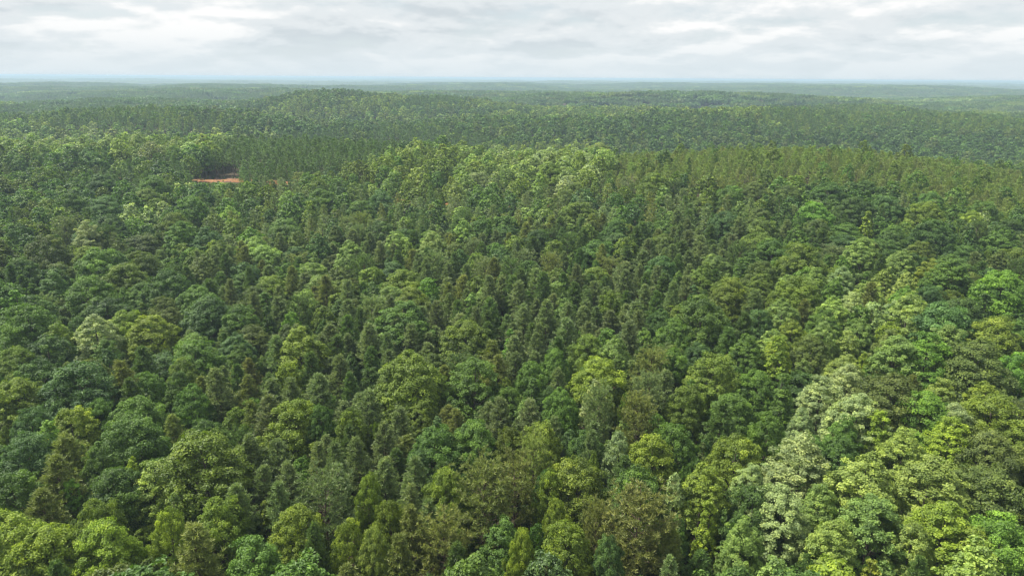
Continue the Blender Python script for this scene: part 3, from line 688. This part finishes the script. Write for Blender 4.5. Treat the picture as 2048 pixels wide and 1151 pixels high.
for k in single:
    key = (sizew(T[k, 2], form[k])+WORD[colr[k]]+' '+FORMW[form[k]], band(cu_[k], cv_[k]))
    buckets.setdefault(key, []).append(k)
label = {}
print('LABELGROUPS', sorted(((len(v), k) for k, v in buckets.items()))[-4:])
for (look, where), ks in buckets.items():
    ks.sort(key=lambda q: cu_[q])
    n = len(ks)
    for r, k in enumerate(ks):
        if n == 1: label[k] = 'lone %s, %s' % (look, where)
        elif r == 0: label[k] = 'leftmost %s, %s' % (look, where)
        elif r == n-1: label[k] = 'rightmost %s, %s' % (look, where)
        elif r <= n//2: label[k] = '%s %s from the left, %s' % (ORD[r], look, where)
        else: label[k] = '%s %s from the right, %s' % (ORD[n-1-r], look, where)
for k in single:
    if int(k) in known: label[k] = known[int(k)]
for k in single:
    nm = 'pine_tree' if pine[k] else 'broadleaf_tree'
    root = bpy.data.objects.new(nm, None); col.objects.link(root)
    root.location = (T[k, 0], T[k, 1], TZ[k]); root.rotation_euler = (0, 0, rot[k]); root.scale = (sxy[k], sxy[k], sz[k])
    root.empty_display_size = 1
    prop(root, label[k], 'pine tree' if pine[k] else 'broadleaf tree', 'pines of the nearer forest' if pine[k] else 'broadleaf trees of the nearer forest')
    vs = INDIV[form[k]]; cm, tm = vs[(int(k)*7+3) % len(vs)]
    link_mesh('trunk', tm, root)
    c = link_mesh('crown', cm, root); c['tint'] = [float(v) for v in tint[k]]

# ------------------------------------------------------------------ the rest of the forest, too many to count
def instancer_tree():
    gn = bpy.data.node_groups.new('scatter', 'GeometryNodeTree')
    gn.interface.new_socket('Geometry', in_out='INPUT', socket_type='NodeSocketGeometry')
    gn.interface.new_socket('Geometry', in_out='OUTPUT', socket_type='NodeSocketGeometry')
    gi = gn.nodes.new('NodeGroupInput'); go = gn.nodes.new('NodeGroupOutput')
    ci = gn.nodes.new('GeometryNodeCollectionInfo'); ci.inputs['Collection'].default_value = proto_col
    ci.inputs['Separate Children'].default_value = True; ci.inputs['Reset Children'].default_value = True
    ip = gn.nodes.new('GeometryNodeInstanceOnPoints'); ip.inputs['Pick Instance'].default_value = True
    def att(name, ty):
        a = gn.nodes.new('GeometryNodeInputNamedAttribute'); a.data_type = ty; a.inputs['Name'].default_value = name
        return a.outputs['Attribute']
    gn.links.new(gi.outputs[0], ip.inputs['Points']); gn.links.new(ci.outputs[0], ip.inputs['Instance'])
    gn.links.new(att('kind', 'INT'), ip.inputs['Instance Index'])
    e2r = gn.nodes.new('FunctionNodeEulerToRotation'); gn.links.new(att('rot', 'FLOAT_VECTOR'), e2r.inputs[0])
    gn.links.new(e2r.outputs[0], ip.inputs['Rotation']); gn.links.new(att('scl', 'FLOAT_VECTOR'), ip.inputs['Scale'])
    gn.links.new(ip.outputs[0], go.inputs[0]); return gn
GN = instancer_tree()
def scatter(name, P, kind, rz, scl, tints, lab, cat):
    me = bpy.data.meshes.new(name); me.vertices.add(len(P)); me.vertices.foreach_set('co', np.asarray(P, np.float32).ravel())
    a = me.attributes.new('kind', 'INT', 'POINT'); a.data.foreach_set('value', np.asarray(kind, np.int32))
    rv = np.zeros((len(P), 3), np.float32); rv[:, 2] = rz
    for nm, arr in (('rot', rv), ('scl', scl), ('tint', tints)):
        a = me.attributes.new(nm, 'FLOAT_VECTOR', 'POINT'); a.data.foreach_set('vector', np.asarray(arr, np.float32).ravel())
    o = link_mesh(name, me); m = o.modifiers.new('scatter', 'NODES'); m.node_group = GN
    prop(o, lab, cat, kind='stuff'); return o
lod = np.where(dist < 300, 0, np.where(dist < 800, 1, 2))
kidx = np.array([PROTO[(int(lod[k]), form[k])][int(rnd.random()*len(PROTO[(int(lod[k]), form[k])]))] for k in range(len(T))])
P3 = np.column_stack([T[:, 0], T[:, 1], TZ]); S3 = np.column_stack([sxy, sxy, sz])
for nm, m, lab, cat in (('broadleaf_forest', ~pine, 'dense mixed green broadleaf forest rolling away over the hills', 'forest'),
                        ('pine_forest', pine, 'stands of narrow pines on the ridges behind the nearer trees', 'pine forest')):
    m = m & ~is_single
    scatter(nm, P3[m], kidx[m], rot[m], S3[m], tint[m], lab, cat)
print('TREES', len(T), 'single', is_single.sum())

# low growth under and between the crowns
X, Y = candidates(30, 340, 5.5, R_(50)); m = (~inside(CLEAR, X, Y)) & (road_gap(X, Y) > 5); X, Y = X[m], Y[m]
n = len(X); s = rng.uniform(.25, .5, n)
x2, y2 = rng.uniform(-216, -150, 900), rng.uniform(372, 458, 900); m = inside(CLEAR, x2, y2) & (road_gap(x2, y2) > 3.6)
X = np.concatenate([X, x2[m][:70]]); Y = np.concatenate([Y, y2[m][:70]]); s = np.concatenate([s, rng.uniform(.05, .14, len(x2[m][:70]))]); n = len(X)
scatter('undergrowth', np.column_stack([X, Y, ground(X, Y)-s*3]), rng.choice(PROTO[(1, 'o')], n), rng.uniform(0, 6.28, n),
        np.column_stack([s, s, s*rng.uniform(.7, 1.1, n)]), np.array([TINT[c] for c in rng.choice(['dk', 'md', 'ol', 'bl'], n)])*rng.uniform(.7, 1.1, (n, 1)),
        'low green saplings and shrubs between the tree trunks', 'undergrowth')
# woods beyond 1.5 km
X, Y = candidates(1480, 6200, 38.0, R_(43))
st = stand_of(X, Y); n = len(X)
isn = np.array([rnd.random() < MIX[s_][0] for s_ in st])
kk = np.where(isn, rng.choice(PROTO[(3, 'n')], n), rng.choice(PROTO[(3, 'o')], n))
tt = np.array([TINT[rnd.choice((MIX[s_][2] if q else MIX[s_][1]).split())] for s_, q in zip(st, isn)])*rng.uniform(.85, 1.15, (n, 1))
scatter('distant_woods', np.column_stack([X, Y, ground(X, Y)-0.5]), kk, rng.integers(0, 4, n)*math.pi/2+rng.normal(0, .1, n),
        np.column_stack([np.ones(n), np.ones(n), rng.uniform(.9, 1.1, n)]), tt, 'far wooded hills fading into blue haze', 'distant woods')
# the last canopies before the horizon
rad = np.geomspace(5900, 29500, 150); ang = np.radians(np.linspace(-44, 44, 900))
V, F = polar_grid(rad, ang, ground, False)
V[:, 2] += 13+rng.normal(0, 2.6, len(V))
o = link_mesh('horizon_forest', mesh_np('horizon_forest', V, F, [M_FAR]))
prop(o, 'hazy blue forest along the far horizon', 'horizon forest', kind='stuff')

# ------------------------------------------------------------------ a leafless tree on the ridge, brush on the bank
def dead_tree(rng):
    B = Bag()
    n = 8; zs = np.linspace(-.4, 12, n); w = np.cumsum(rng.normal(0, .12, (n, 2)), 0)
    path = np.column_stack([w-w[0], zs]); rad = .22*(1-.85*zs.clip(0)/12)
    B.add(*tube(path, rad, 6))
    tw = Bag()
    for k in range(26):
        z = rng.uniform(4, 11.6); a = rng.uniform(0, 6.28); ln = rng.uniform(1.6, 3.6)*(1.1-.4*z/12)
        s = np.array([np.interp(z, zs, path[:, 0]), np.interp(z, zs, path[:, 1]), z]); d = np.array([math.cos(a), math.sin(a), rng.uniform(.3, .9)])
        e = s+d*ln
        tw.add(*tube([s, (s+e)/2+rng.normal(0, .12, 3), e], [.07, .045, .02], 4))
        for q in range(9):
            u = rng.uniform(.3, 1); p = s+(e-s)*u; e2 = p+(d*.5+rng.normal(0, .5, 3)+np.array([0, 0, .35]))*rng.uniform(.5, 1.3)
            tw.add(*tube([p, (p+e2)/2+rng.normal(0, .05, 3), e2], [.035, .025, .012], 3))
    return B.get(), tw.get()
rng = np.random.default_rng(77)
(tv, tf), (bv, bf) = dead_tree(rng)
root = bpy.data.objects.new('bare_tree', None); col.objects.link(root)
root.location = (64, 367, float(ground(64, 367))); root.scale = (1.25, 1.25, 1.25)
prop(root, 'leafless pinkish grey bare tree in front of the pine ridge', 'bare tree')
link_mesh('trunk', mesh_np('trunk', tv, tf, [M_DEAD], smooth=True), root); link_mesh('branches', mesh_np('branches', bv, bf, [M_DEAD]), root)
B = Bag()
for k in range(900):
    while True:
        x, y = rng.uniform(-225, -150), rng.uniform(360, 465)
        if inside(CLEAR, np.array([x]), np.array([y]))[0]: break
    z = float(ground(x, y))+.15; p = np.array([x, y, z]); d = rng.normal(0, .7, 3); d[2] = abs(d[2])*.6
    B.add(*tube([p, p+d*.6, p+d*rng.uniform(.9, 1.8)], [.06, .045, .02], 3))
v_, f_ = B.get()
o = link_mesh('cut_brush', mesh_np('cut_brush', v_, f_, [M_DEAD])); prop(o, 'grey brown cut brush strewn over the bare bank', 'brush', kind='stuff')

# ------------------------------------------------------------------ haze
m, t, out = new_mat('haze_air')
pv = N(t, 'ShaderNodeVolumePrincipled')
pv.inputs['Color'].default_value = (0.53, 0.69, 0.85, 1); pv.inputs['Density'].default_value = 0.00015; pv.inputs['Anisotropy'].default_value = 0.1
t.links.new(pv.outputs[0], out.inputs['Volume'])
zb = min(v.co.z for v in g.data.vertices) - 2.0
hx = 32000.0; zt = 84.0
V = np.array([(x, y, z) for z in (zb, zt) for x, y in ((-hx, -hx), (hx, -hx), (hx, hx), (-hx, hx))])
F = np.array([(3, 2, 1, 0), (4, 5, 6, 7), (0, 1, 5, 4), (1, 2, 6, 5), (2, 3, 7, 6), (3, 0, 4, 7)])
o = link_mesh('haze', mesh_np('haze', V, F, [m])); prop(o, 'thin pale blue summer haze over the far hills', 'haze', kind='stuff')
